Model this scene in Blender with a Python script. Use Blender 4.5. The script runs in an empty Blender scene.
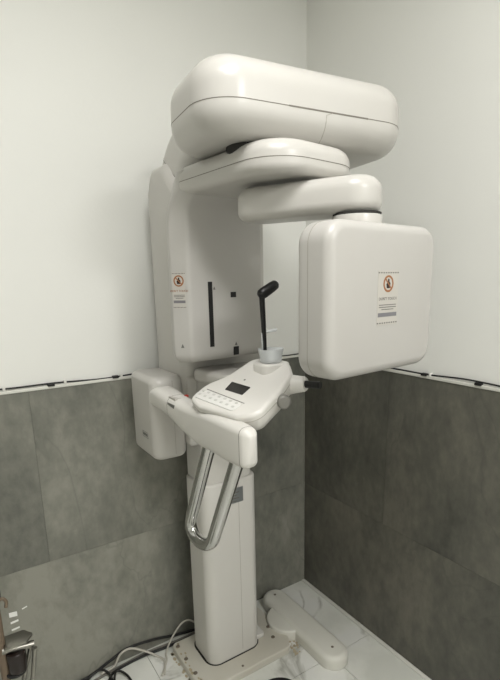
import bpy, math, random
from mathutils import Vector, Matrix
random.seed(7)
R = math.radians
scene = bpy.context.scene
C = scene.collection

# ------------------------------------------------------------------ camera
cam_d = bpy.data.cameras.new('camera')
cam = bpy.data.objects.new('camera', cam_d); C.objects.link(cam)
yaw, pitch, roll = .5763, .2212, -.0198
fw = Vector((math.sin(yaw)*math.cos(pitch), math.cos(yaw)*math.cos(pitch), -math.sin(pitch)))
r0 = Vector((math.cos(yaw), -math.sin(yaw), 0)); u0 = r0.cross(fw)
rt = r0*math.cos(roll) + u0*math.sin(roll); up = u0*math.cos(roll) - r0*math.sin(roll)
m = Matrix((rt, up, -fw)).transposed().to_4x4(); m.translation = (-1.313, -1.6112, 1.4334)
cam.matrix_world = m
cam_d.sensor_width = 36; cam_d.lens = 473.2/680*36
cam_d.shift_x = -5.1/680; cam_d.shift_y = 48.2/680
cam_d.clip_start = .02
scene.camera = cam

# ------------------------------------------------------------------ world, light, exposure
world = bpy.data.worlds.new('world'); scene.world = world; world.use_nodes = True
world.node_tree.nodes['Background'].inputs[0].default_value = (.8, .82, .8, 1)
world.node_tree.nodes['Background'].inputs[1].default_value = .02
LAMPS = ((-1.05, -1.3, 2.62), (-.55, -2.9, 2.62))
for k, (lx_, ly_, lz_) in enumerate(LAMPS):
    la = bpy.data.lights.new('ceiling_light_glow', 'AREA'); la.shape = 'RECTANGLE'; la.size = .52; la.size_y = .52
    la.energy = (15.5, 34)[k]; la.color = (1, .991, .984)
    lo = bpy.data.objects.new('ceiling_light_glow', la); C.objects.link(lo); lo.location = (lx_, ly_, lz_-.045)
scene.view_settings.view_transform = 'Standard'; scene.view_settings.look = 'None'
scene.view_settings.gamma = 1; scene.view_settings.use_curve_mapping = False
scene.view_settings.exposure = 0.08

# ------------------------------------------------------------------ materials
def srgb(h):
    if isinstance(h, str):
        h = h.lstrip('#'); c = [int(h[i:i+2], 16)/255 for i in (0, 2, 4)]
    else: c = [v/255 for v in h]
    return tuple(v/12.92 if v <= .04045 else ((v+.055)/1.055)**2.4 for v in c) + (1,)

def mat(name, col, rough=.5, metal=0, col2=None, scale=8, bump=0, bscale=60, spec=.5, coat=0, trans=0, ior=1.45, alpha=1):
    m = bpy.data.materials.new(name); m.use_nodes = True
    nt = m.node_tree; b = nt.nodes['Principled BSDF']
    b.inputs['Roughness'].default_value = rough; b.inputs['Metallic'].default_value = metal
    b.inputs['Specular IOR Level'].default_value = spec; b.inputs['Coat Weight'].default_value = coat
    b.inputs['Transmission Weight'].default_value = trans; b.inputs['IOR'].default_value = ior
    b.inputs['Alpha'].default_value = alpha
    c1 = srgb(col); c2 = srgb(col2) if col2 else tuple(v*.94 for v in c1[:3]) + (1,)
    tc = nt.nodes.new('ShaderNodeTexCoord'); n = nt.nodes.new('ShaderNodeTexNoise')
    n.inputs['Scale'].default_value = scale; n.inputs['Detail'].default_value = 5
    nt.links.new(tc.outputs['Object'], n.inputs['Vector'])
    mx = nt.nodes.new('ShaderNodeMix'); mx.data_type = 'RGBA'
    mx.inputs[6].default_value = c1; mx.inputs[7].default_value = c2
    nt.links.new(n.outputs['Fac'], mx.inputs[0]); nt.links.new(mx.outputs[2], b.inputs['Base Color'])
    if bump:
        n2 = nt.nodes.new('ShaderNodeTexNoise'); n2.inputs['Scale'].default_value = bscale; n2.inputs['Detail'].default_value = 4
        nt.links.new(tc.outputs['Object'], n2.inputs['Vector'])
        bp = nt.nodes.new('ShaderNodeBump'); bp.inputs['Strength'].default_value = bump; bp.inputs['Distance'].default_value = .004
        nt.links.new(n2.outputs['Fac'], bp.inputs['Height']); nt.links.new(bp.outputs['Normal'], b.inputs['Normal'])
    return m

def mat_concrete(name, stops, seed):
    m = bpy.data.materials.new(name); m.use_nodes = True
    nt = m.node_tree; b = nt.nodes['Principled BSDF']; L = nt.links.new
    tc = nt.nodes.new('ShaderNodeTexCoord'); mp = nt.nodes.new('ShaderNodeMapping'); mp.inputs['Location'].default_value = (seed*3.1, seed*1.7, seed*2.3); mp.inputs['Scale'].default_value = (1, 1, .6)
    oi = nt.nodes.new('ShaderNodeObjectInfo')
    va = nt.nodes.new('ShaderNodeVectorMath'); va.operation = 'SCALE'; va.inputs['Scale'].default_value = 9
    cmb = nt.nodes.new('ShaderNodeCombineXYZ')
    for i in range(3): L(oi.outputs['Random'], cmb.inputs[i])
    L(cmb.outputs[0], va.inputs[0]); L(tc.outputs['Object'], mp.inputs['Vector'])
    ad = nt.nodes.new('ShaderNodeVectorMath'); ad.operation = 'ADD'; L(mp.outputs[0], ad.inputs[0]); L(va.outputs[0], ad.inputs[1])
    n1 = nt.nodes.new('ShaderNodeTexNoise'); n1.inputs['Scale'].default_value = 2.4; n1.inputs['Detail'].default_value = 11; n1.inputs['Roughness'].default_value = .7; n1.inputs['Distortion'].default_value = .2
    n2 = nt.nodes.new('ShaderNodeTexNoise'); n2.inputs['Scale'].default_value = 38; n2.inputs['Detail'].default_value = 6
    n3 = nt.nodes.new('ShaderNodeTexNoise'); n3.inputs['Scale'].default_value = 1.3; n3.inputs['Detail'].default_value = 5; n3.inputs['Distortion'].default_value = 1.2
    for n in (n1, n2, n3): L(ad.outputs[0], n.inputs['Vector'])
    a = nt.nodes.new('ShaderNodeMath'); a.operation = 'MULTIPLY_ADD'; a.inputs[1].default_value = .22; L(n2.outputs['Fac'], a.inputs[0]); L(n1.outputs['Fac'], a.inputs[2])
    s = nt.nodes.new('ShaderNodeMath'); s.operation = 'SUBTRACT'; s.inputs[1].default_value = .11; L(a.outputs[0], s.inputs[0])
    rp = nt.nodes.new('ShaderNodeValToRGB'); e = rp.color_ramp.elements
    e[0].position = .35; e[0].color = srgb(stops[0]); e[1].position = .65; e[1].color = srgb(stops[2])
    x = e.new(.5); x.color = srgb(stops[1]); L(s.outputs[0], rp.inputs[0])
    # thin cracks / lines
    ab = nt.nodes.new('ShaderNodeMath'); ab.operation = 'SUBTRACT'; ab.inputs[1].default_value = .5; L(n3.outputs['Fac'], ab.inputs[0])
    a2 = nt.nodes.new('ShaderNodeMath'); a2.operation = 'ABSOLUTE'; L(ab.outputs[0], a2.inputs[0])
    cr = nt.nodes.new('ShaderNodeValToRGB'); ce = cr.color_ramp.elements
    ce[0].position = 0; ce[0].color = (.35, .35, .35, 1); ce[1].position = .006; ce[1].color = (0, 0, 0, 1); L(a2.outputs[0], cr.inputs[0])
    mx = nt.nodes.new('ShaderNodeMix'); mx.data_type = 'RGBA'; L(cr.outputs[0], mx.inputs[0]); L(rp.outputs[0], mx.inputs[6]); mx.inputs[7].default_value = srgb(stops[0])
    hv = nt.nodes.new('ShaderNodeHueSaturation')
    vm = nt.nodes.new('ShaderNodeMapRange'); vm.inputs['To Min'].default_value = .98; vm.inputs['To Max'].default_value = 1.02
    L(oi.outputs['Random'], vm.inputs['Value']); L(vm.outputs[0], hv.inputs['Value']); L(mx.outputs[2], hv.inputs['Color']); L(hv.outputs[0], b.inputs['Base Color'])
    b.inputs['Roughness'].default_value = .42; b.inputs['Specular IOR Level'].default_value = .35
    bp = nt.nodes.new('ShaderNodeBump'); bp.inputs['Strength'].default_value = .06; bp.inputs['Distance'].default_value = .003
    L(n2.outputs['Fac'], bp.inputs['Height']); L(bp.outputs[0], b.inputs['Normal'])
    return m

def mat_marble(name):
    m = bpy.data.materials.new(name); m.use_nodes = True
    nt = m.node_tree; b = nt.nodes['Principled BSDF']; L = nt.links.new
    tc = nt.nodes.new('ShaderNodeTexCoord')
    n1 = nt.nodes.new('ShaderNodeTexNoise'); n1.inputs['Scale'].default_value = 2.2; n1.inputs['Detail'].default_value = 7; n1.inputs['Distortion'].default_value = 1.5
    n2 = nt.nodes.new('ShaderNodeTexNoise'); n2.inputs['Scale'].default_value = 5; n2.inputs['Detail'].default_value = 6
    for n in (n1, n2): L(tc.outputs['Object'], n.inputs['Vector'])
    sb = nt.nodes.new('ShaderNodeMath'); sb.operation = 'SUBTRACT'; sb.inputs[1].default_value = .52; L(n1.outputs['Fac'], sb.inputs[0])
    ab = nt.nodes.new('ShaderNodeMath'); ab.operation = 'ABSOLUTE'; L(sb.outputs[0], ab.inputs[0])
    rp = nt.nodes.new('ShaderNodeValToRGB'); e = rp.color_ramp.elements
    e[0].position = 0; e[0].color = srgb('#9c9b92'); e[1].position = .035; e[1].color = srgb('#dededa')
    L(ab.outputs[0], rp.inputs[0])
    rp2 = nt.nodes.new('ShaderNodeValToRGB'); e = rp2.color_ramp.elements
    e[0].position = .35; e[0].color = srgb('#d2d3cb'); e[1].position = .6; e[1].color = srgb('#e4e4dd'); L(n2.outputs['Fac'], rp2.inputs[0])
    rp3 = nt.nodes.new('ShaderNodeValToRGB'); e = rp3.color_ramp.elements
    e[0].position = .5; e[0].color = (0, 0, 0, 1); e[1].position = .62; e[1].color = (.8, .8, .8, 1); L(n2.outputs['Fac'], rp3.inputs[0])
    mx = nt.nodes.new('ShaderNodeMix'); mx.data_type = 'RGBA'; L(rp3.outputs[0], mx.inputs[0]); L(rp2.outputs[0], mx.inputs[6]); L(rp.outputs[0], mx.inputs[7])
    L(mx.outputs[2], b.inputs['Base Color']); b.inputs['Roughness'].default_value = .25
    return m

def mat_emit(name, col, s):
    m = bpy.data.materials.new(name); m.use_nodes = True; b = m.node_tree.nodes['Principled BSDF']
    b.inputs['Base Color'].default_value = srgb(col); b.inputs['Emission Color'].default_value = srgb(col); b.inputs['Emission Strength'].default_value = s
    return m

M = dict(
    paint=mat('wall_paint', '#e7e7e2', .6, scale=3, bump=.05, bscale=90),
    plastic=mat('machine_white', '#bfbdb8', .28, col2='#bbb8b2', scale=6, bump=.015, bscale=220),
    plastic2=mat('machine_warm_white', '#b9b7b3', .34, col2='#b5b2ad', scale=6, bump=.02, bscale=220),
    light=mat('machine_bright_white', '#d8d6d1', .3, col2='#d3d0ca', scale=6, bump=.015, bscale=220),
    column=mat('column_grey_white', '#d3d1cc', .4, col2='#cfccc6', scale=6, bump=.02, bscale=200),
    base=mat('base_painted_metal', '#cfcdc4', .4, col2='#bbb5a6', scale=5, bump=.03, bscale=60),
    foot=mat('foot_painted_metal', '#dcdbd3', .3, col2='#cfcdc3', scale=7, bump=.03, bscale=40),
    gap=mat('panel_gap', '#77736b', .8), seam=mat('fine_seam', '#a19d94', .7), key=mat('key_print', '#c6c5c0', .5), dark=mat('dark_gap', '#2a2926', .8),
    black=mat('black_plastic', '#121212', .4), rubber=mat('black_rubber', '#181818', .65, bump=.05),
    chrome=mat('chrome', '#c9c9c7', .12, metal=1), steel=mat('brushed_steel', '#8f8d86', .3, metal=1),
    knob=mat('grey_knob', '#8d8b86', .35, metal=.4), bolt=mat('bolt_hole', '#6f665a', .6),
    screen=mat('lcd_glass', '#2a2826', .15), keypad=mat('keypad_sheet', '#dddcd8', .35), print=mat('grey_print', '#6d6c68', .6),
    label=mat('label_sheet', '#bdb9b2', .4), orange=mat('orange_print', '#96633c', .5), brown=mat('brown_print', '#2c1a10', .5),
    bar=mat('grey_bar_print', '#77767a', .5), red=mat('red_print', '#a83a2e', .5), plate=mat('rating_plate', '#85898a', .35, metal=.5),
    clear=mat('clear_plastic', '#eef1f2', .2, trans=.25, ior=1.3, alpha=.7),
    caulk=mat('white_caulk', '#d9d8d0', .6, bump=.1), clip=mat('white_clip', '#dcdbd5', .5),
    cable=mat('black_cable', '#171716', .5), cable_w=mat('white_cable', '#b9b5ab', .5), cable_g=mat('grey_cable', '#6d6a62', .5),
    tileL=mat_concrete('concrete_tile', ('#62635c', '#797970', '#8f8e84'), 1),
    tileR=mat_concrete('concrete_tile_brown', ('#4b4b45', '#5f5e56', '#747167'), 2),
    grout=mat('grout', '#5d5d56', .8), marble=mat_marble('marble_tile'), floor_grout=mat('floor_grout', '#a9a79d', .8),
    ceil=mat('ceiling_paint', '#e6e6df', .7), stain=mat('glue_stain', '#b9ae96', .6, col2='#a3967c', scale=30),
    glow=mat_emit('lamp_diffuser', '#fffdf2', 3), lampframe=mat('lamp_frame', '#d8d8d4', .4),
    beige=mat('beige_plastic', '#6b5d4d', .5), darkbrown=mat('dark_brown_rubber', '#1e1512', .3), glint=mat('white_glint', '#ecece8', .25),  # last one: plain white that stands in for lamp reflections on the tile
)

# ------------------------------------------------------------------ geometry helpers
class G:
    def __init__(s): s.v = []; s.f = []
    def add(s, vs, fs, mtx=None):
        o = len(s.v)
        s.v += [(mtx @ Vector(p)) if mtx is not None else Vector(p) for p in vs]
        s.f += [tuple(i+o for i in f) for f in fs]
        return s

def rpoly(pts, rad, seg=8):
    """closed polygon (ccw) with every corner rounded; rad: number or list"""
    out = []; n = len(pts)
    for i in range(n):
        p = Vector(pts[i]); a = Vector(pts[i-1]); b = Vector(pts[(i+1) % n]); r = rad[i] if isinstance(rad, (list, tuple)) else rad
        if r <= 0: out.append((p.x, p.y)); continue
        d1 = (a-p); d2 = (b-p); l1 = d1.length; l2 = d2.length; d1.normalize(); d2.normalize()
        ang = d1.angle(d2); t = min(r/math.tan(ang/2), l1*.499, l2*.499); rr = t*math.tan(ang/2)
        bis = (d1+d2).normalized(); c = p + bis*(rr/math.sin(ang/2))
        s = p+d1*t-c; e = p+d2*t-c; a0 = math.atan2(s.y, s.x); a1 = math.atan2(e.y, e.x); da = a1-a0
        while da > math.pi: da -= 2*math.pi
        while da < -math.pi: da += 2*math.pi
        for k in range(seg+1):
            q = a0+da*k/seg; out.append((c.x+rr*math.cos(q), c.y+rr*math.sin(q)))
    res = []
    for p in out:
        if not res or (Vector(p)-Vector(res[-1])).length > 1e-6: res.append(p)
    if (Vector(res[0])-Vector(res[-1])).length < 1e-6: res.pop()
    return res
def rrect(x0, x1, y0, y1, r, seg=8): return rpoly([(x0, y0), (x1, y0), (x1, y1), (x0, y1)], r, seg)
def circle(r, n=24, cx=0, cy=0): return [(cx+r*math.cos(2*math.pi*k/n), cy+r*math.sin(2*math.pi*k/n)) for k in range(n)]

def inset(o, d):
    if abs(d) < 1e-9: return list(o)
    n = len(o); out = []
    for i in range(n):
        a = Vector(o[i-1]); p = Vector(o[i]); b = Vector(o[(i+1) % n])
        e1 = (p-a).normalized(); e2 = (b-p).normalized()
        n1 = Vector((-e1.y, e1.x)); n2 = Vector((-e2.y, e2.x)); bi = n1+n2
        if bi.length < 1e-6: bi = n1
        bi.normalize(); k = d/max(.5, bi.dot(n1)); out.append((p.x+bi.x*k, p.y+bi.y*k))
    return out

def loft(rings, closed_ends=True):
    n = len(rings[0]); vs = [p for r in rings for p in r]; fs = []
    for k in range(len(rings)-1):
        for i in range(n):
            j = (i+1) % n; fs.append((k*n+i, k*n+j, (k+1)*n+j, (k+1)*n+i))
    if closed_ends:
        fs.append(tuple(reversed(range(n)))); fs.append(tuple((len(rings)-1)*n+i for i in range(n)))
    return vs, fs

def prism(o, z0, z1, rb=.004, rt=.004, seg=6, sb=1., st=1.):
    """outline extruded z0..z1, edges rounded; rb, rt = how far the rounding reaches up, times sb, st = how far it reaches inwards"""
    rings = []
    for k in range(seg+1):
        if rb <= 0 and k < seg: continue
        a = math.pi/2*k/seg; rings.append([(x, y, z0+rb*(1-math.cos(a))) for x, y in inset(o, rb*sb*(1-math.sin(a)))])
    for k in range(seg+1):
        if rt <= 0 and k > 0: continue
        a = math.pi/2*(1-k/seg); rings.append([(x, y, z1-rt*(1-math.cos(a))) for x, y in inset(o, rt*st*(1-math.sin(a)))])
    return loft(rings)

def tube_rings(path, rad, n=10):
    P = [Vector(p) for p in path]; rings = []; prev = None
    for i, p in enumerate(P):
        t = (P[min(i+1, len(P)-1)]-P[max(i-1, 0)]).normalized()
        if prev is None:
            ref = Vector((0, 0, 1)) if abs(t.z) < .9 else Vector((1, 0, 0)); a = t.cross(ref).normalized()
        else:
            a = prev-t*prev.dot(t); a.normalize()
        prev = a; b = t.cross(a); r = rad[i] if isinstance(rad, (list, tuple)) else rad
        rings.append([tuple(p+(a*math.cos(2*math.pi*k/n)+b*math.sin(2*math.pi*k/n))*r) for k in range(n)])
    return rings
def tube(path, rad, n=10): return loft(tube_rings(path, rad, n))
def spline(pts, k=8):
    P = [Vector(p) for p in pts]; out = []
    for i in range(len(P)-1):
        a = P[max(i-1, 0)]; b = P[i]; c = P[i+1]; d = P[min(i+2, len(P)-1)]
        for s in range(k):
            t = s/k; out.append(.5*((2*b)+(c-a)*t+(2*a-5*b+4*c-d)*t*t+(3*b-a-3*c+d)*t**3))
    return out+[P[-1]]
def box(x0, x1, y0, y1, z0, z1, r=0):
    if r: return prism(rrect(x0, x1, y0, y1, r, 2), z0, z1, r, r, 2)
    v = [(x0, y0, z0), (x1, y0, z0), (x1, y1, z0), (x0, y1, z0), (x0, y0, z1), (x1, y0, z1), (x1, y1, z1), (x0, y1, z1)]
    return v, [(0, 3, 2, 1), (4, 5, 6, 7), (0, 1, 5, 4), (1, 2, 6, 5), (2, 3, 7, 6), (3, 0, 4, 7)]

def obj(name, geo, material, parent=None, smooth=40):
    """links geometry given in world coordinates as ONE mesh object; parents sit unrotated, so only offsets are removed"""
    if isinstance(geo, tuple): geo = G().add(*geo)
    off = Vector((0, 0, 0)); p = parent
    while p is not None: off += p.location; p = p.parent
    me = bpy.data.meshes.new(name)
    if parent is None:
        zs = [v.z for v in geo.v]; c = sum((v for v in geo.v), Vector())/len(geo.v); c.z = min(zs); loc = c
    else: loc = Vector((0, 0, 0))
    me.from_pydata([tuple(v-off-loc) for v in geo.v], [], geo.f)
    me.validate(); me.update()
    import bmesh
    bm = bmesh.new(); bm.from_mesh(me); bmesh.ops.recalc_face_normals(bm, faces=bm.faces); bm.to_mesh(me); bm.free()
    if smooth:
        me.polygons.foreach_set('use_smooth', [True]*len(me.polygons)); me.set_sharp_from_angle(angle=R(smooth))
    me.materials.append(material)
    o = bpy.data.objects.new(name, me); C.objects.link(o); o.location = loc; o.parent = parent
    return o
def thing(name, label, cat, loc=(0, 0, 0), group=None):
    o = bpy.data.objects.new(name, None); C.objects.link(o); o.location = loc; o.empty_display_size = .05
    o['label'] = label; o['category'] = cat
    if group: o['group'] = group
    return o
def tag(o, label, cat, group=None):
    o['label'] = label; o['category'] = cat
    if group: o['group'] = group
    return o
def struct(o, label=None):
    o['kind'] = 'structure'
    if label: o['label'] = label
    return o
def T(x=0, y=0, z=0): return Matrix.Translation((x, y, z))
def basis(o, a, b, c):
    """matrix that maps local x, y, z to directions a, b, c at origin o"""
    mm = Matrix((Vector(a), Vector(b), Vector(c))).transposed().to_4x4(); mm.translation = o; return mm
def text_geo(s, height, mtx, depth=.0003, align='CENTER'):
    cu = bpy.data.curves.new('t', 'FONT'); cu.body = s; cu.size = height*1.4; cu.align_x = align; cu.align_y = 'CENTER'; cu.extrude = depth; cu.resolution_u = 2
    o = bpy.data.objects.new('t', cu); C.objects.link(o); bpy.context.view_layer.update()
    me = bpy.data.meshes.new_from_object(o.evaluated_get(bpy.context.evaluated_depsgraph_get()))
    g = G().add([v.co[:] for v in me.vertices], [tuple(p.vertices) for p in me.polygons], mtx)
    bpy.data.objects.remove(o); bpy.data.meshes.remove(me); bpy.data.curves.remove(cu)
    return g

# ------------------------------------------------------------------ the room
RX, RY, RZ, WH = -3.0, -3.6, 2.66, 1.11
fl = struct(obj('floor', box(RX, .1, RY, .1, -.1, -.004), M['floor_grout'], smooth=0), 'white marble tiled floor')
def floor_tiles():
    ys = [-3.6, -3.443, -2.843, -2.243, -1.643, -1.043, -.443, 0]; xx = [-3.0, -2.62, -2.02, -1.42, -.82, -.22, 0]
    for i in range(len(xx)-1):
        for j in range(len(ys)-1):
            g = .0012
            obj('floor_tile', box(xx[i]+g, xx[i+1]-g-(.016 if i == len(xx)-2 else 0), ys[j]+g, ys[j+1]-g, -.012, 0), M['marble'], fl, smooth=0)
floor_tiles()
wl = struct(obj('wall_left', box(RX, .1, .006, .1, -.1, RZ), M['paint'], smooth=0), 'white painted wall with grey tile wainscot on the left')
wr = struct(obj('wall_right', box(.006, .1, RY, .006, -.1, RZ), M['paint'], smooth=0), 'white painted wall with grey tile wainscot on the right')
struct(obj('wall_rear', box(RX-.1, .1, RY-.1, RY, -.1, RZ), M['paint'], smooth=0))
struct(obj('wall_side', box(RX-.1, RX, RY, .1, -.1, RZ), M['paint'], smooth=0))
struct(obj('ceiling', box(RX-.1, .1, RY-.1, .1, RZ, RZ+.1), M['ceil'], smooth=0))
JZ = .51
def wall_tiles():
    g = .0004
    for (a, b) in ((-1.119, 0), (-2.32, -1.119), (-3.0, -2.32)):
        obj('wall_tile', box(a+g, b-g, 0, .0058, JZ+g, WH), M['tileL'], wl, smooth=0)
    for (a, b) in ((-.52, 0), (-1.72, -.52), (-2.92, -1.72)):
        obj('wall_tile', box(a+g, b-g, 0, .0058, .0, JZ-g), M['tileL'], wl, smooth=0)
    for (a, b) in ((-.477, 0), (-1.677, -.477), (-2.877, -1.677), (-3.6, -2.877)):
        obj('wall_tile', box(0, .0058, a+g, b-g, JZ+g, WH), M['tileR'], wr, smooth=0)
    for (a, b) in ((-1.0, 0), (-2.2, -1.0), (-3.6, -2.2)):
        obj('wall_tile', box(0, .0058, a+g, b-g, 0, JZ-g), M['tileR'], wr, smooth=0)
    obj('grout_backing', box(RX, .002, .003, .0061, 0, WH-.002), M['grout'], wl, smooth=0)
    obj('grout_backing', box(.003, .0061, RY, .002, 0, WH-.002), M['grout'], wr, smooth=0)
wall_tiles()
# white sealant bead on top of the tiles, white strip at the floor
o = struct(obj('trim_1', G().add(*box(RX, 0, -.004, .0062, WH, WH+.011, .002)), M['caulk']), 'white sealant bead along the top of the left tiles')
o = struct(obj('trim_2', G().add(*box(-.004, .0062, RY, 0, WH, WH+.011, .002)), M['caulk']), 'white sealant bead along the top of the right tiles')
o = struct(obj('trim_3', G().add(*box(-.0165, -.0002, RY, -.0005, -.01, .004, .001)), M['caulk']), 'narrow white strip where the floor meets the right wall')

# ceiling lamps (out of view)
for k, LP in enumerate(LAMPS):
    lampo = thing('unseen_ceiling_light', ('unseen flat square white ceiling light panel nearest the room corner', 'unseen flat square white ceiling light panel at the far side of the room from the corner')[k], 'lamp', LP, 'unseen ceiling light panels')
    fr = G()
    for (a, b, c, d) in ((-.3, .3, -.3, -.265), (-.3, .3, .265, .3), (-.3, -.265, -.265, .265), (.265, .3, -.265, .265)):
        fr.add(*box(LP[0]+a, LP[0]+b, LP[1]+c, LP[1]+d, LP[2]-.04, RZ))
    obj('frame', fr, M['lampframe'], lampo, 0)
    obj('diffuser', box(LP[0]-.265, LP[0]+.265, LP[1]-.265, LP[1]+.265, LP[2]-.03, LP[2]-.02), M['glow'], lampo, 0)

# ------------------------------------------------------------------ the dental X-ray machine
MX = thing('dental_xray_machine', 'white floor-standing panoramic dental X-ray machine in the corner of the room', 'x-ray machine', (-.55, -.17, 0))
def part(name, geo, m_, parent=MX, smooth=40, label=None):
    o = obj(name, geo, M[m_] if isinstance(m_, str) else m_, parent, smooth)
    if label: o['label'] = label
    return o
def seam(name, o, z, mtx, parent, h=.0016, off=.0005, a=0., b=1., m_='gap'):
    """thin dark panel joint that runs round an outline (or from fraction a to b of its points)"""
    n = len(o); oo = inset(o, -off); oi = inset(o, .002); i0 = int(a*n); i1 = int(b*n); g = G(); v = []; f = []
    idx = [i % n for i in range(i0, i1+1)]
    for i in idx:
        v += [(*oi[i], z-h/2), (*oo[i], z-h/2), (*oo[i], z+h/2), (*oi[i], z+h/2)]
    for k in range(len(idx)-1):
        for q in range(4):
            f.append((k*4+q, k*4+(q+1) % 4, k*4+4+(q+1) % 4, k*4+4+q))
    return part(name, g.add(v, f, mtx), m_, parent, 0)

# base plate, bolts, foot bar
bp_o = rpoly([(-.728, -.338), (-.345, -.338), (-.318, -.29), (-.318, -.06), (-.728, -.06)], [.02, .03, .03, .03, .02], 5)
bpl = part('base_plate', prism(bp_o, 0, .03, .002, .005, 4), 'base')
bolts = [(-.712, -.088), (-.712, -.164), (-.712, -.245), (-.372, -.259), (-.355, -.2)]
for x, y in bolts:
    part('bolt', prism(circle(.008, 12, x, y), .029, .0335, .001, .003, 3), 'bolt', bpl)
part('bolt', prism(circle(.005, 12, -.55, -.315), .029, .032, .001, .002, 3), 'bolt', bpl)
part('column_gasket', prism(rrect(-.658, -.424, -.265, -.087, .05), .029, .0325, .001, .001, 2), 'dark', bpl)
disc = part('base_disc', prism(circle(.09, 40, -.262, -.212), 0, .046, .002, .008, 4), 'foot')
fb = part('foot_bar', prism(rrect(-.288, -.172, -.515, -.025, .0575, 12), 0, .055, .004, .022, 6), 'foot')
for y in (-.075, -.455):
    part('screw', prism(circle(.0055, 10, -.23, y), .054, .0562, .0005, .0005, 1), 'bolt', fb)
sm = G()
for k in range(30):
    x = random.uniform(-.335, -.29); y = random.uniform(-.36, -.27); a = random.uniform(0, 6); r_ = random.uniform(.003, .009)
    sm.add(*prism([(x+r_*math.cos(a+q*1.05)*random.uniform(.5, 1.3), y+r_*math.sin(a+q*1.05)*random.uniform(.5, 1.3)) for q in range(6)], .0002, .0012, 0, .0005, 1))
for k in range(30):
    x = random.uniform(-.737, -.729) if k % 2 else random.uniform(-.724, -.700); y = random.uniform(-.3, -.07); a = random.uniform(0, 6); r_ = random.uniform(.003, .007); zz = .0002 if k % 2 else .0301
    sm.add(*prism([(x+r_*math.cos(a+q*1.05), y+r_*math.sin(a+q*1.05)*1.6) for q in range(6)], zz, zz+.0008, 0, .0004, 1))
st = part('glue_residue', sm, 'stain', bpl, 0); st['kind'] = 'stuff'; st['label'] = 'yellowish glue residue'
# column
sl_o = rrect(-.652, -.43, -.262, -.092, .042, 10)
sl = part('lower_column', prism(sl_o, .032, .752, .002, .008, 4), 'column')
part('seam', box(-.5165, -.5154, -.2624, -.26, .05, .745), 'seam', sl, 0)
rp = part('rating_plate', box(-.575, -.497, -.2632, -.2615, .665, .722, .0005), 'plate', sl, 0, 'grey metal rating plate')
for k in range(4):
    part('print_line', box(-.568, -.515-.01*(k % 2), -.2636, -.263, .703-.011*k, .707-.011*k), 'print', rp, 0)
part('cable_cover', prism(rrect(-.455, -.395, -.2, -.1, .028), .03, .15, .002, .028, 6), 'plastic')
part('column_flange', prism(rrect(-.45, -.395, -.235, -.12, .012), .03, .048, .002, .004, 3), 'column')
part('inner_column', prism(rrect(-.640, -.442, -.25, -.088, .032, 8), .70, 1.2, .002, .002, 2), 'column')
# carriage: tall upper housing with a rounded top
car_o = rpoly([(-.285, .98), (-.06, .98), (-.06, 1.715), (-.10, 1.785), (-.2, 1.785), (-.285, 1.70)], [.02, .02, .05, .045, .05, .05], 8)
Mcar = basis((0, 0, 0), (0, 1, 0), (0, 0, 1), (1, 0, 0))
car = part('carriage', G().add(*prism(car_o, -.713, -.395, .03, .03, 6), Mcar), 'plastic')
# neck from carriage to head
ctr = spline([(-.17, 1.62), (-.185, 1.72), (-.25, 1.80), (-.36, 1.825), (-.52, 1.83)], 6)
rings = []
for i, p in enumerate(ctr):
    t = (Vector(ctr[min(i+1, len(ctr)-1)])-Vector(ctr[max(i-1, 0)])).normalized(); nrm = Vector((-t.y, t.x))
    hh = .10-.05*i/(len(ctr)-1); ww = .142
    rings.append([(-.55+x, p.x+nrm.x*q, p.y+nrm.y*q) for x, q in rrect(-ww, ww, -hh, hh, .04, 6)])
nk = part('neck', loft(rings), 'plastic')
def ring_seam(parent, a, b, t=1.006):
    c = sum((Vector(p) for p in a), Vector())/len(a)
    big = [tuple(c+(Vector(p)-c)*t) for p in a]; sh = Vector(b[0])-Vector(a[0]); l = sh.length
    part('seam', loft([big, [tuple(Vector(p)+sh/l*.0016) for p in big]], False), 'gap', parent, 0)
ring_seam(nk, rings[9], rings[10])
# head housing
MH = T(-.556, -.612, 0) @ Matrix.Rotation(R(-6), 4, 'Z')
hd_o = rrect(-.268, .272, -.14, .145, .09, 14)
hd = part('head_housing', G().add(*prism(hd_o, 1.728, 1.886, .055, .062, 9), MH), 'plastic')
seam('seam', hd_o, 1.790, MH, hd, h=.0014)
part('open_joint', G().add(*box(-.08, .13, -.1406, -.138, 1.7885, 1.7915), MH), 'gap', hd, 0)
vj = []
for k in range(7):
    a = math.pi/2*k/6; vj.append((.015-.0, -.14+.055*(1-math.cos(a)), 1.783-.055*math.sin(a)))
part('panel_joint', G().add(*tube([(.03, -.14, 1.789)]+vj, .0008, 5), MH), 'seam', hd, 0)
part('bearing_gap', prism(circle(.056, 32, -.678, -.635), 1.70, 1.7305, .001, .001, 1), 'dark', hd)

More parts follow.
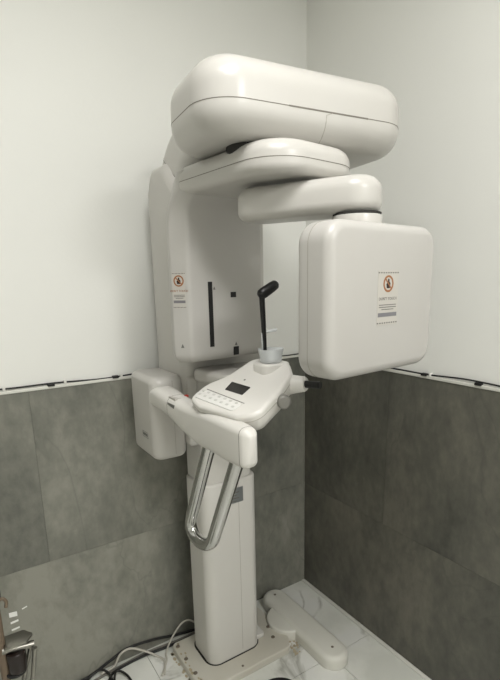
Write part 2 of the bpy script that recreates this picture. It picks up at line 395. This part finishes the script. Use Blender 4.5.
# rotating arm, gantry frame: local x to the side, local -y to the front
GA = R(6); MG = T(-.585, -.605, 0) @ Matrix.Rotation(GA, 4, 'Z')
def gp(x, y, z): return MG @ Vector((x, y, z))
bl_o = rpoly([(-.155, -.165), (.14, -.165), (.14, .235), (-.155, .235)], [.1, .1, .02, .045], 12)
ra = part('rotating_arm', G().add(*prism(bl_o, 1.655, 1.727, .02, .032, 6), MG), 'plastic')
seam('seam', bl_o, 1.686, MG, ra, h=.0013)
sp = rpoly([(-.140, .2), (.125, .2), (.135, .3), (.10, .318), (-.12, .318), (-.148, .295), (-.171, .246)], [.018, .022, .03, .02, .02, .02, .016], 5)
rings = []
for k in range(8):
    q = math.pi/2*k/7; rings.append([(x, y, 1.213+.028*(1-math.cos(q))) for x, y in inset(sp, .028*(1-math.sin(q))*.75)])
for z, kk in ((1.56, 1), (1.58, .99), (1.595, .97), (1.61, .935), (1.625, .885), (1.64, .82), (1.652, .75), (1.662, .69), (1.675, .6), (1.69, .5), (1.712, .35)):
    rf = .075; zz = min(max(z-1.59, 0), rf*.995); fo = rf-math.sqrt(rf*rf-zz*zz)       # the front face curves out into the arm above
    rings.append([(x if x > -.14 else -.14+(x+.14)*max(kk*1.3-.3, .5), .2+(y-.2)*kk-fo*max(0, 1-(y-.2)/.06), z) for x, y in sp])
src = part('source_housing', G().add(*loft(rings), MG), 'plastic2', smooth=50)
FY = .1995
def face_box(name, x0, x1, z0, z1, m_, parent, y=FY, d=.0012):
    return part(name, G().add(*box(x0, x1, y-d*.6, y+d, z0, z1), MG), m_, parent, 0)
face_box('beam_slot', -.0795, -.0655, 1.254, 1.436, 'black', src)
face_box('sensor_window', -.002, .017, 1.391, 1.406, 'black', src)
face_box('sensor_window', .003, .022, 1.222, 1.247, 'black', src)
def tri(cx, cz, s, mtx): return G().add(*prism([(cx-s*.5, cz-s*.5), (cx+s*.5, cz-s*.5), (cx, cz+s*.6)], 0, .0006, 0, 0, 1), mtx)
Mface = MG @ basis((0, FY, 0), (1, 0, 0), (0, 0, 1), (0, -1, 0))
part('warning_mark', tri(.0125, 1.2555, .009, Mface), 'print', src, 0)
part('warning_mark', tri(-.059, 1.418, .008, Mface), 'print', src, 0)

def warning_label(parent, mtx, w, h, word):
    """printed notice: dotted lines, ring with a dark hand, wording and a grey bar; origin at its centre"""
    part('warning_label', G().add(*prism(rrect(-w/2, w/2, -h/2, h/2, .002, 2), 0, .0005, 0, 0, 1), mtx), 'label', parent, 0, 'warning label with an orange prohibition ring and small print')
    up_ = mtx @ T(0, 0, .0005)
    def sub(name, geo, m_): return part(name, geo, m_, parent, 0)
    r1 = h*.155; cy = h*.26; ring = G(); n = 28; v = []; f = []
    for k in range(n):
        a = 2*math.pi*k/n
        for rr in (r1, r1*.76): v += [(rr*math.cos(a), cy+rr*math.sin(a), 0), (rr*math.cos(a), cy+rr*math.sin(a), .0004)]
    for k in range(n):
        a = k*4; b = ((k+1) % n)*4
        f += [(a+1, b+1, b+3, a+3), (a, b, b+1, a+1), (a+2, a+3, b+3, b+2)]
    ring.add(v, f, up_); sub('prohibition_ring', ring, 'orange')
    q = r1*.62
    hand = G().add(*prism(rpoly([(-.5*q, -.85*q), (.5*q, -.85*q), (.62*q, .1*q), (.3*q, .35*q), (.25*q, .95*q), (-.15*q, .95*q), (-.2*q, .2*q), (-.65*q, .0)], .12*q, 2), 0, .0004, 0, 0, 1), up_ @ T(0, cy, 0))
    sub('hand_symbol', hand, 'brown')
    sub('prohibition_bar', G().add(*box(-r1*.85, r1*.85, -r1*.09, r1*.09, 0, .0006), up_ @ T(0, cy, 0) @ Matrix.Rotation(R(-45), 4, 'Z')), 'orange')
    sub('wording', text_geo("DON'T TOUCH", h*.056, up_ @ T(0, -h*.015, 0)), word)
    for k, (a, b) in enumerate(((-.42, .42), (-.42, .42), (-.3, .3))):
        sub('small_print', G().add(*box(a*w, b*w, -h*(.133+.042*k), -h*(.118+.042*k), 0, .0003), up_), 'print')
    sub('grey_bar', G().add(*box(-.46*w, .46*w, -h*.345, -h*.27, 0, .0004), up_), 'bar')
    for yy in (h*.46, -h*.46):
        dt = G()
        for k in range(9):
            x = (-.46+.115*k)*w; dt.add(*box(x-.032*w, x+.032*w, yy-h*.012, yy+h*.012, 0, .0003), up_)
        sub('dotted_line', dt, 'print')['kind'] = 'stuff'
Mside = MG @ basis((-.1559, .2232, 0), (.559, -.829, 0), (0, 0, 1), (-.829, -.559, 0))
warning_label(src, Mside @ T(-.002, 1.414, 0), .038, .098, 'orange')
part('warning_mark', tri(0, 1.262, .01, Mside), 'print', src, 0)

# swivel arm and sensor housing
a0 = gp(-.052, -.02, 0); a1 = gp(.032, -.214, 0); dd = (a1-a0); dd.z = 0; L_ = dd.length; dd.normalize(); pp = Vector((-dd.y, dd.x, 0))
Msw = basis((a0.x, a0.y, 0), dd, pp, (0, 0, 1))
sw_o = rpoly([(-.06, -.055), (L_+.06, -.062), (L_+.06, .062), (-.06, .055)], [.035, .055, .055, .04], 10)
sw = part('swivel_arm', G().add(*prism(sw_o, 1.572, 1.648, .022, .03, 6), Msw), 'plastic')
cc = gp(.031, -.226, 0)
part('collar_gap', prism(circle(.052, 36, cc.x, cc.y), 1.566, 1.5735, 0, 0, 1), 'dark', sw)
part('collar', prism(circle(.054, 36, cc.x, cc.y), 1.52, 1.568, .001, .002, 2), 'plastic')
sn_o = rpoly([(-.156, 1.236), (.206, 1.236), (.206, 1.546), (-.156, 1.546)], .046, 10)
Msn = MG @ basis((0, 0, 0), (1, 0, 0), (0, 0, 1), (0, -1, 0))
sn = part('sensor_housing', G().add(*prism(sn_o, .224, .318, .022, .021, 7), Msn), 'plastic2')
seam('seam', sn_o, .262, Msn, sn, h=.0012, m_='seam')
warning_label(sn, Msn @ T(.025, 1.395, .3181), .07, .112, 'print')

# side box, support arm, handle
sb_o = rrect(-.815, -.70, -.27, -.06, .035, 8)
sb = part('side_box', prism(sb_o, .884, 1.152, .022, .022, 6), 'plastic')
part('seam', box(-.7475, -.7464, -.2704, -.25, .9, 1.14), 'seam', sb, 0)
Mleft = basis((-.8153, 0, 0), (0, -1, 0), (0, 0, 1), (-1, 0, 0))
for bx_ in ((.165, .212, .967, .968), (.165, .212, .949, .950), (.165, .166, .949, .968), (.211, .212, .949, .968)):
    part('emblem_frame', G().add(*box(*bx_, 0, .0004), Mleft), 'print', sb, 0)
for k in range(5): part('emblem_letter', G().add(*box(.169+.008*k, .1745+.008*k, .954, .963, 0, .0004), Mleft), 'print', sb, 0)
part('mounting_bracket', prism(rrect(-.705, -.668, -.292, -.2, .012), .92, 1.15, .01, .012, 4), 'plastic')
arm_pts = [(-.778, -.22, 1.093, .036, .033), (-.778, -.30, 1.093, .036, .033), (-.78, -.38, 1.086, .034, .035), (-.782, -.46, 1.076, .031, .042), (-.784, -.54, 1.070, .028, .048), (-.786, -.62, 1.073, .026, .050), (-.785, -.715, 1.073, .025, .050), (-.784, -.760, 1.073, .022, .048), (-.783, -.775, 1.073, .016, .042), (-.783, -.782, 1.073, .008, .032)]
ap = spline([p[:3] for p in arm_pts], 4); aw = spline([(p[3], p[4], 0) for p in arm_pts], 4); rings = []
for p, w in zip(ap, aw):
    rings.append([(p.x+x, p.y, p.z+z) for x, z in rrect(-w.x, w.x, -w.y, w.y, min(w.x, w.y)*.75, 6)])
sa = part('support_arm', loft(rings), 'light')
ring_seam(sa, rings[28], rings[29]); ring_seam(sa, rings[8], rings[9])
part('arm_label', box(-.8135, -.80, -.43, -.385, 1.095, 1.105), 'print', sa, 0)
part('arm_label', box(-.805, -.785, -.42, -.375, 1.11, 1.1195), 'label', sa, 0)
part('red_mark', box(-.764, -.754, -.40, -.39, 1.11, 1.1205), 'red', sa, 0)
hd_ = Vector((0, .46, -.888)).normalized(); t1 = Vector((-.786, -.585, 1.035)); t2 = Vector((-.786, -.722, 1.035))
q1 = t1+hd_*.306; q2 = t2+hd_*.306; cen = (q1+q2)/2; hu = (q2-q1)/2
hp = [t1.lerp(q1, k/8) for k in range(8)]+[cen-hu*math.cos(math.pi*k/18)+hd_*.058*math.sin(math.pi*k/18) for k in range(19)]+[q2.lerp(t2, k/8) for k in range(1, 9)]
part('grab_handle', tube(hp, .0175, 18), 'chrome', MX, 60, 'polished chrome U-shaped grab handle')

# console: tilted control panel body, local x up the slope, local y across
tc_, ac_ = R(26), R(14)
e1 = Vector((math.cos(tc_)*math.cos(ac_), math.cos(tc_)*math.sin(ac_), math.sin(tc_))); e2 = Vector((-math.sin(ac_), math.cos(ac_), 0)); e3 = e1.cross(e2)
Mc = basis((-.7745, -.619, 1.15), e1, e2, e3)
co = rpoly([(-.038, -.09), (-.018, -.138), (.07, -.138), (.148, -.122), (.187, -.085), (.20, -.01), (.185, .04), (.10, .06), (.05, .10), (-.012, .102), (-.034, .05)], [.03, .04, .07, .03, .03, .04, .03, .08, .06, .025, .06], 8)
cs = part('console', G().add(*prism(co, -.068, .0, .046, .010, 7), Mc), 'light')
seam('seam', co, -.018, Mc, cs, h=.0012, m_='seam')
kp = part('keypad', G().add(*prism(rpoly([(-.024, -.068), (.006, -.078), (.026, .068), (.022, .088), (.006, .094), (-.006, .085)], .012, 5), -.001, .0022, 0, .0015, 2), Mc), 'keypad', cs)
kb = prism(rrect(-.003, .003, -.005, .005, .002, 2), 0, .0008, 0, .0004, 1)
for i in range(2):
    for j in range(7):
        part('key', G().add(*kb, Mc @ T(-.010+.014*i+.0029*j, -.058+.0225*j, .0022)), 'key', cs, 0)
part('keypad_edge', G().add(*tube([(.010, -.078, .0004), (.032, .075, .0004)], .0009, 5), Mc), 'print', cs, 0)
part('display', G().add(*prism(rpoly([(.036, -.048), (.068, -.05), (.076, .022), (.043, .018)], .002, 2), -.001, .0012, 0, 0, 1), Mc), 'screen', cs, 0, 'dark LCD display')
part('logo_mark', G().add(*prism(circle(.003, 8, .092, -.009), -.0005, .0007, 0, 0, 1), Mc), 'print', cs, 0)
kpos = Mc @ Vector((.072, -.139, -.028))
Mk = basis(tuple(kpos), (.95, -.3, 0), (0, 0, 1), (-.3, -.95, 0))
kn = part('knob', G().add(*prism(circle(.0175, 24), -.012, .016, .002, .006, 4), Mk), 'knob', MX)
# chin rest
ch = Vector((-.618, -.62, 1.228))
part('chin_base', prism(rrect(ch.x-.04, ch.x+.045, ch.y-.035, ch.y+.04, .025), 1.19, 1.229, .002, .006, 4), 'light')
n = 28; prof = [(.026, .0), (.029, .002), (.031, .02), (.035, .036), (.033, .036), (.028, .02), (.026, .004)]
rg = [[(ch.x+r_*math.cos(2*math.pi*k/n), ch.y+r_*math.sin(2*math.pi*k/n)*.85, 1.229+z) for k in range(n)] for r_, z in prof]
part('chin_cup', loft(rg), 'clear', MX, 60, 'clear plastic chin cup')
part('bite_tab', tube(spline([(-.64, -.618, 1.262), (-.642, -.618, 1.30), (-.637, -.618, 1.308), (-.60, -.62, 1.312)], 5), .0038, 8), 'clear', MX, 60)
hr = part('head_rest', tube([(-.636, -.62, 1.24), (-.638, -.62, 1.29), (-.643, -.62, 1.39), (-.643, -.62, 1.40)], [.005, .006, .0075, .0075], 10), 'black', MX, 40, 'black padded head rest on a thin stem')
pdir = Vector((.044, 0, .0235)); pc0 = Vector((-.646, -.62, 1.402))
part('pad', tube([pc0+pdir*t for t in (-.14, -.1, 0, .2, .5, .8, 1, 1.1, 1.14)], [.003, .009, .013, .014, .0135, .013, .012, .008, .003], 14), 'black', hr, 60)
# temple stub at the console tip
tA = Mc @ Vector((.128, -.055, -.034)); tB = Mc @ Vector((.148, -.155, -.030)); tC = Mc @ Vector((.152, -.195, -.030))
ts = part('temple_stub', tube([tA, tA.lerp(tB, .45), tA.lerp(tB, .62), tA.lerp(tB, .96), tB], [.032, .029, .024, .019, .016], 18), 'light', MX, 50)
part('stub_rod', tube([tB.lerp(tA, .05), tC], .009, 12), 'black', ts, 40)
part('bracket_shelf', prism(rpoly([(-.695, -.28), (-.675, -.36), (-.66, -.52), (-.57, -.56), (-.53, -.52), (-.46, -.36), (-.405, -.28)], .03, 6), 1.135, 1.175, .012, .014, 4), 'plastic')

# ------------------------------------------------------------------ cables on the ledge
def ledge(pts, label):
    tag(obj('wall_cable', tube(spline(pts, 6), .0027, 8), M['cable'], None, 60), label, 'cable', 'cables on the tile ledges')
def lz(x): return WH+.0155+.003*math.sin(x*9)+.0015*math.sin(x*23)
ledge([(x, -.001, lz(x)) for x in [-1.7+.05*k for k in range(35)]], 'thin black cable running along the top of the left wall tiles')
ledge([(-.001, y, lz(y+.3)) for y in [-1.4+.05*k for k in range(29)]], 'thin black cable running along the top of the right wall tiles')
for k, (x, side) in enumerate(((-1.051, 'L'), (-.842, 'L'), (-.287, 'L'), (-.819, 'R'), (-.627, 'R'))):
    g = box(x-.011, x+.011, -.009, .0055, WH+.008, WH+.017, .002) if side == 'L' else box(-.009, .0055, x-.011, x+.011, WH+.008, WH+.017, .002)
    tag(obj('cable_clip', g, M['cable']), ('small black cable clip on the left tile ledge, nearest the left picture edge', 'small black cable clip on the left tile ledge beside the side box', 'small black cable clip on the left tile ledge behind the chin cup', 'small black cable clip on the right tile ledge, nearest the right picture edge', 'small black cable clip on the right tile ledge just right of the sensor box')[k], 'clip', 'black cable clips')
for k, (x, side) in enumerate(((-1.186, 'L'), (-1.007, 'L'), (-.821, 'L'), (-.650, 'R'))):
    z = lz(x) if side == 'L' else lz(x+.3)
    g = box(x-.004, x+.004, -.006, .0055, z-.007, z+.0065, .001) if side == 'L' else box(-.006, .0055, x-.004, x+.004, z-.007, z+.0065, .001)
    tag(obj('cable_tie', g, M['clip']), ('white cable tie on the left tile ledge at the left picture edge', 'white cable tie on the left tile ledge midway to the machine', 'white cable tie on the left tile ledge touching the side box outline', 'white cable tie on the right tile ledge right of the sensor box')[k], 'cable tie', 'white cable ties')

# ------------------------------------------------------------------ cords on the floor
def cord(pts, r, m_, label):
    tag(obj('floor_cord', tube(spline(pts, 8), r, 8), M[m_], None, 60), label, 'cord', 'cords on the floor behind the column')
cord([(-1.2, -.05, .006), (-1.1, -.02, .006), (-1.03, -.012, .008), (-.957, -.012, .034), (-.888, -.012, .055), (-.787, -.012, .044), (-.702, -.012, .023), (-.607, -.02, .012), (-.52, -.04, .01)], .0052, 'cable', 'black cord climbing the foot of the tiled wall left of the column')
cord([(-1.04, -.14, .006), (-.985, -.075, .006), (-.945, -.04, .006), (-.829, -.03, .006), (-.745, -.038, .006), (-.618, -.042, .006), (-.54, -.045, .006)], .005, 'cable', 'black cord lying flat on the floor along the left wall')
cord([(-1.09, -.08, .005), (-1.05, -.03, .009), (-1.0, -.018, .02), (-.975, -.05, .016), (-.975, -.11, .005), (-1.0, -.16, .005)], .0045, 'cable', 'black cord curled in a loop at the bottom left by the wall')
cord([(-.985, -.16, .005), (-.965, -.085, .014), (-.945, -.06, .02), (-.92, -.09, .012), (-.91, -.15, .005)], .0042, 'cable', 'short black cord arching over the floor tiles nearest the picture bottom')
cord([(-1.0, -.035, .016), (-.948, -.025, .014), (-.922, -.03, .058), (-.883, -.034, .068), (-.83, -.04, .034), (-.789, -.06, .005), (-.775, -.10, .005), (-.80, -.16, .005)], .0042, 'cable_w', 'off-white cord arching against the tiles and down onto the floor')
cord([(-.81, -.16, .004), (-.766, -.10, .004), (-.755, -.07, .008), (-.72, -.035, .026), (-.674, -.03, .072), (-.64, -.03, .08), (-.61, -.035, .06), (-.57, -.05, .03)], .0036, 'cable_w', 'thin white cord rising in a loop to the back of the column')
cord([(-1.06, -.045, .0045), (-.93, -.028, .0045), (-.82, -.018, .0045), (-.70, -.026, .0045), (-.56, -.03, .0045)], .0045, 'cable_g', 'grey cord lying in the angle of floor and left wall')

# ------------------------------------------------------------------ foot switch
fs = thing('foot_switch', 'black round foot switch on the floor in front of the base plate', 'foot switch', (-.50, -.475, 0))
def ell(a, b, n=36): return [(-.50+a*math.cos(2*math.pi*k/n)*.92+b*math.sin(2*math.pi*k/n)*.38, -.475-a*math.cos(2*math.pi*k/n)*.38+b*math.sin(2*math.pi*k/n)*.92) for k in range(n)]
obj('base', prism(ell(.082, .066), 0, .012, .001, .004, 3), M['foot'], fs)
obj('pedal', prism(ell(.072, .056), .012, .034, .002, .016, 5), M['rubber'], fs)

# ------------------------------------------------------------------ metal stand at the left edge
ms = thing('equipment_stand', 'slim beige stand with a metal clamp and dark roller at the lower left edge', 'stand', (-1.30, -.45, 0))
obj('post', prism(circle(.010, 16, -1.303, -.45), .012, .74, .001, .004, 3), M['beige'], ms)
obj('foot', prism(circle(.09, 32, -1.303, -.45), 0, .014, .002, .004, 3), M['steel'], ms)
obj('cap', prism(circle(.013, 16, -1.300, -.45), .72, .755, .001, .006, 3), M['black'], ms)
obj('hook', tube(spline([(-1.302, -.452, .70), (-1.288, -.455, .715), (-1.279, -.456, .705), (-1.281, -.456, .69)], 5), .004, 8), M['beige'], ms, 60)
obj('clamp_plate', prism(rpoly([(-1.298, -.475), (-1.25, -.475), (-1.232, -.452), (-1.25, -.425), (-1.298, -.425)], .006, 3), .588, .594, .001, .002, 2), M['steel'], ms)
obj('clamp_bar', tube([(-1.303, -.455, .578), (-1.234, -.455, .565)], .009, 14), M['steel'], ms)
obj('roller', prism(circle(.022, 22, -1.275, -.455), .512, .566, .003, .003, 3), M['darkbrown'], ms)
obj('guard', prism(circle(.024, 22, -1.279, -.452), .505, .512, .001, .001, 2), M['rubber'], ms)
for dx in (0, .016):
    obj('brace', tube([(-1.240+dx*.4, -.455-dx, .565), (-1.262+dx, -.455-dx, .49), (-1.285+dx, -.452-dx, .40), (-1.30, -.45, .34)], .0055, 10), M['steel'], ms)

# ------------------------------------------------------------------ lamp glints on the tiles, left edge, imitated by thin white strips
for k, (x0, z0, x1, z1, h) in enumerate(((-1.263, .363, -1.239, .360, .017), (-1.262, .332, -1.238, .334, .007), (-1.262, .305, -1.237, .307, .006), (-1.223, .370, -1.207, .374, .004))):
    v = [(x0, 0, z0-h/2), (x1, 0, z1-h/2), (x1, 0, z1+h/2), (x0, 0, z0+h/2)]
    tag(obj('wall_glint', (v+[(x, -.0012, z) for x, y, z in v], [(0, 1, 2, 3), (7, 6, 5, 4), (0, 4, 5, 1), (1, 5, 6, 2), (2, 6, 7, 3), (3, 7, 4, 0)]), M['glint'], None, 0),
        ('widest white strip imitating a lamp glint on the dark tile above the metal clamp', 'middle narrow white strip imitating a lamp glint on the dark tile above the metal clamp', 'lowest narrow white strip imitating a lamp glint on the dark tile above the metal clamp', 'tiny white strip imitating a lamp glint on the tile to the right of the others')[k], 'painted glint', 'painted lamp glints on the tile')
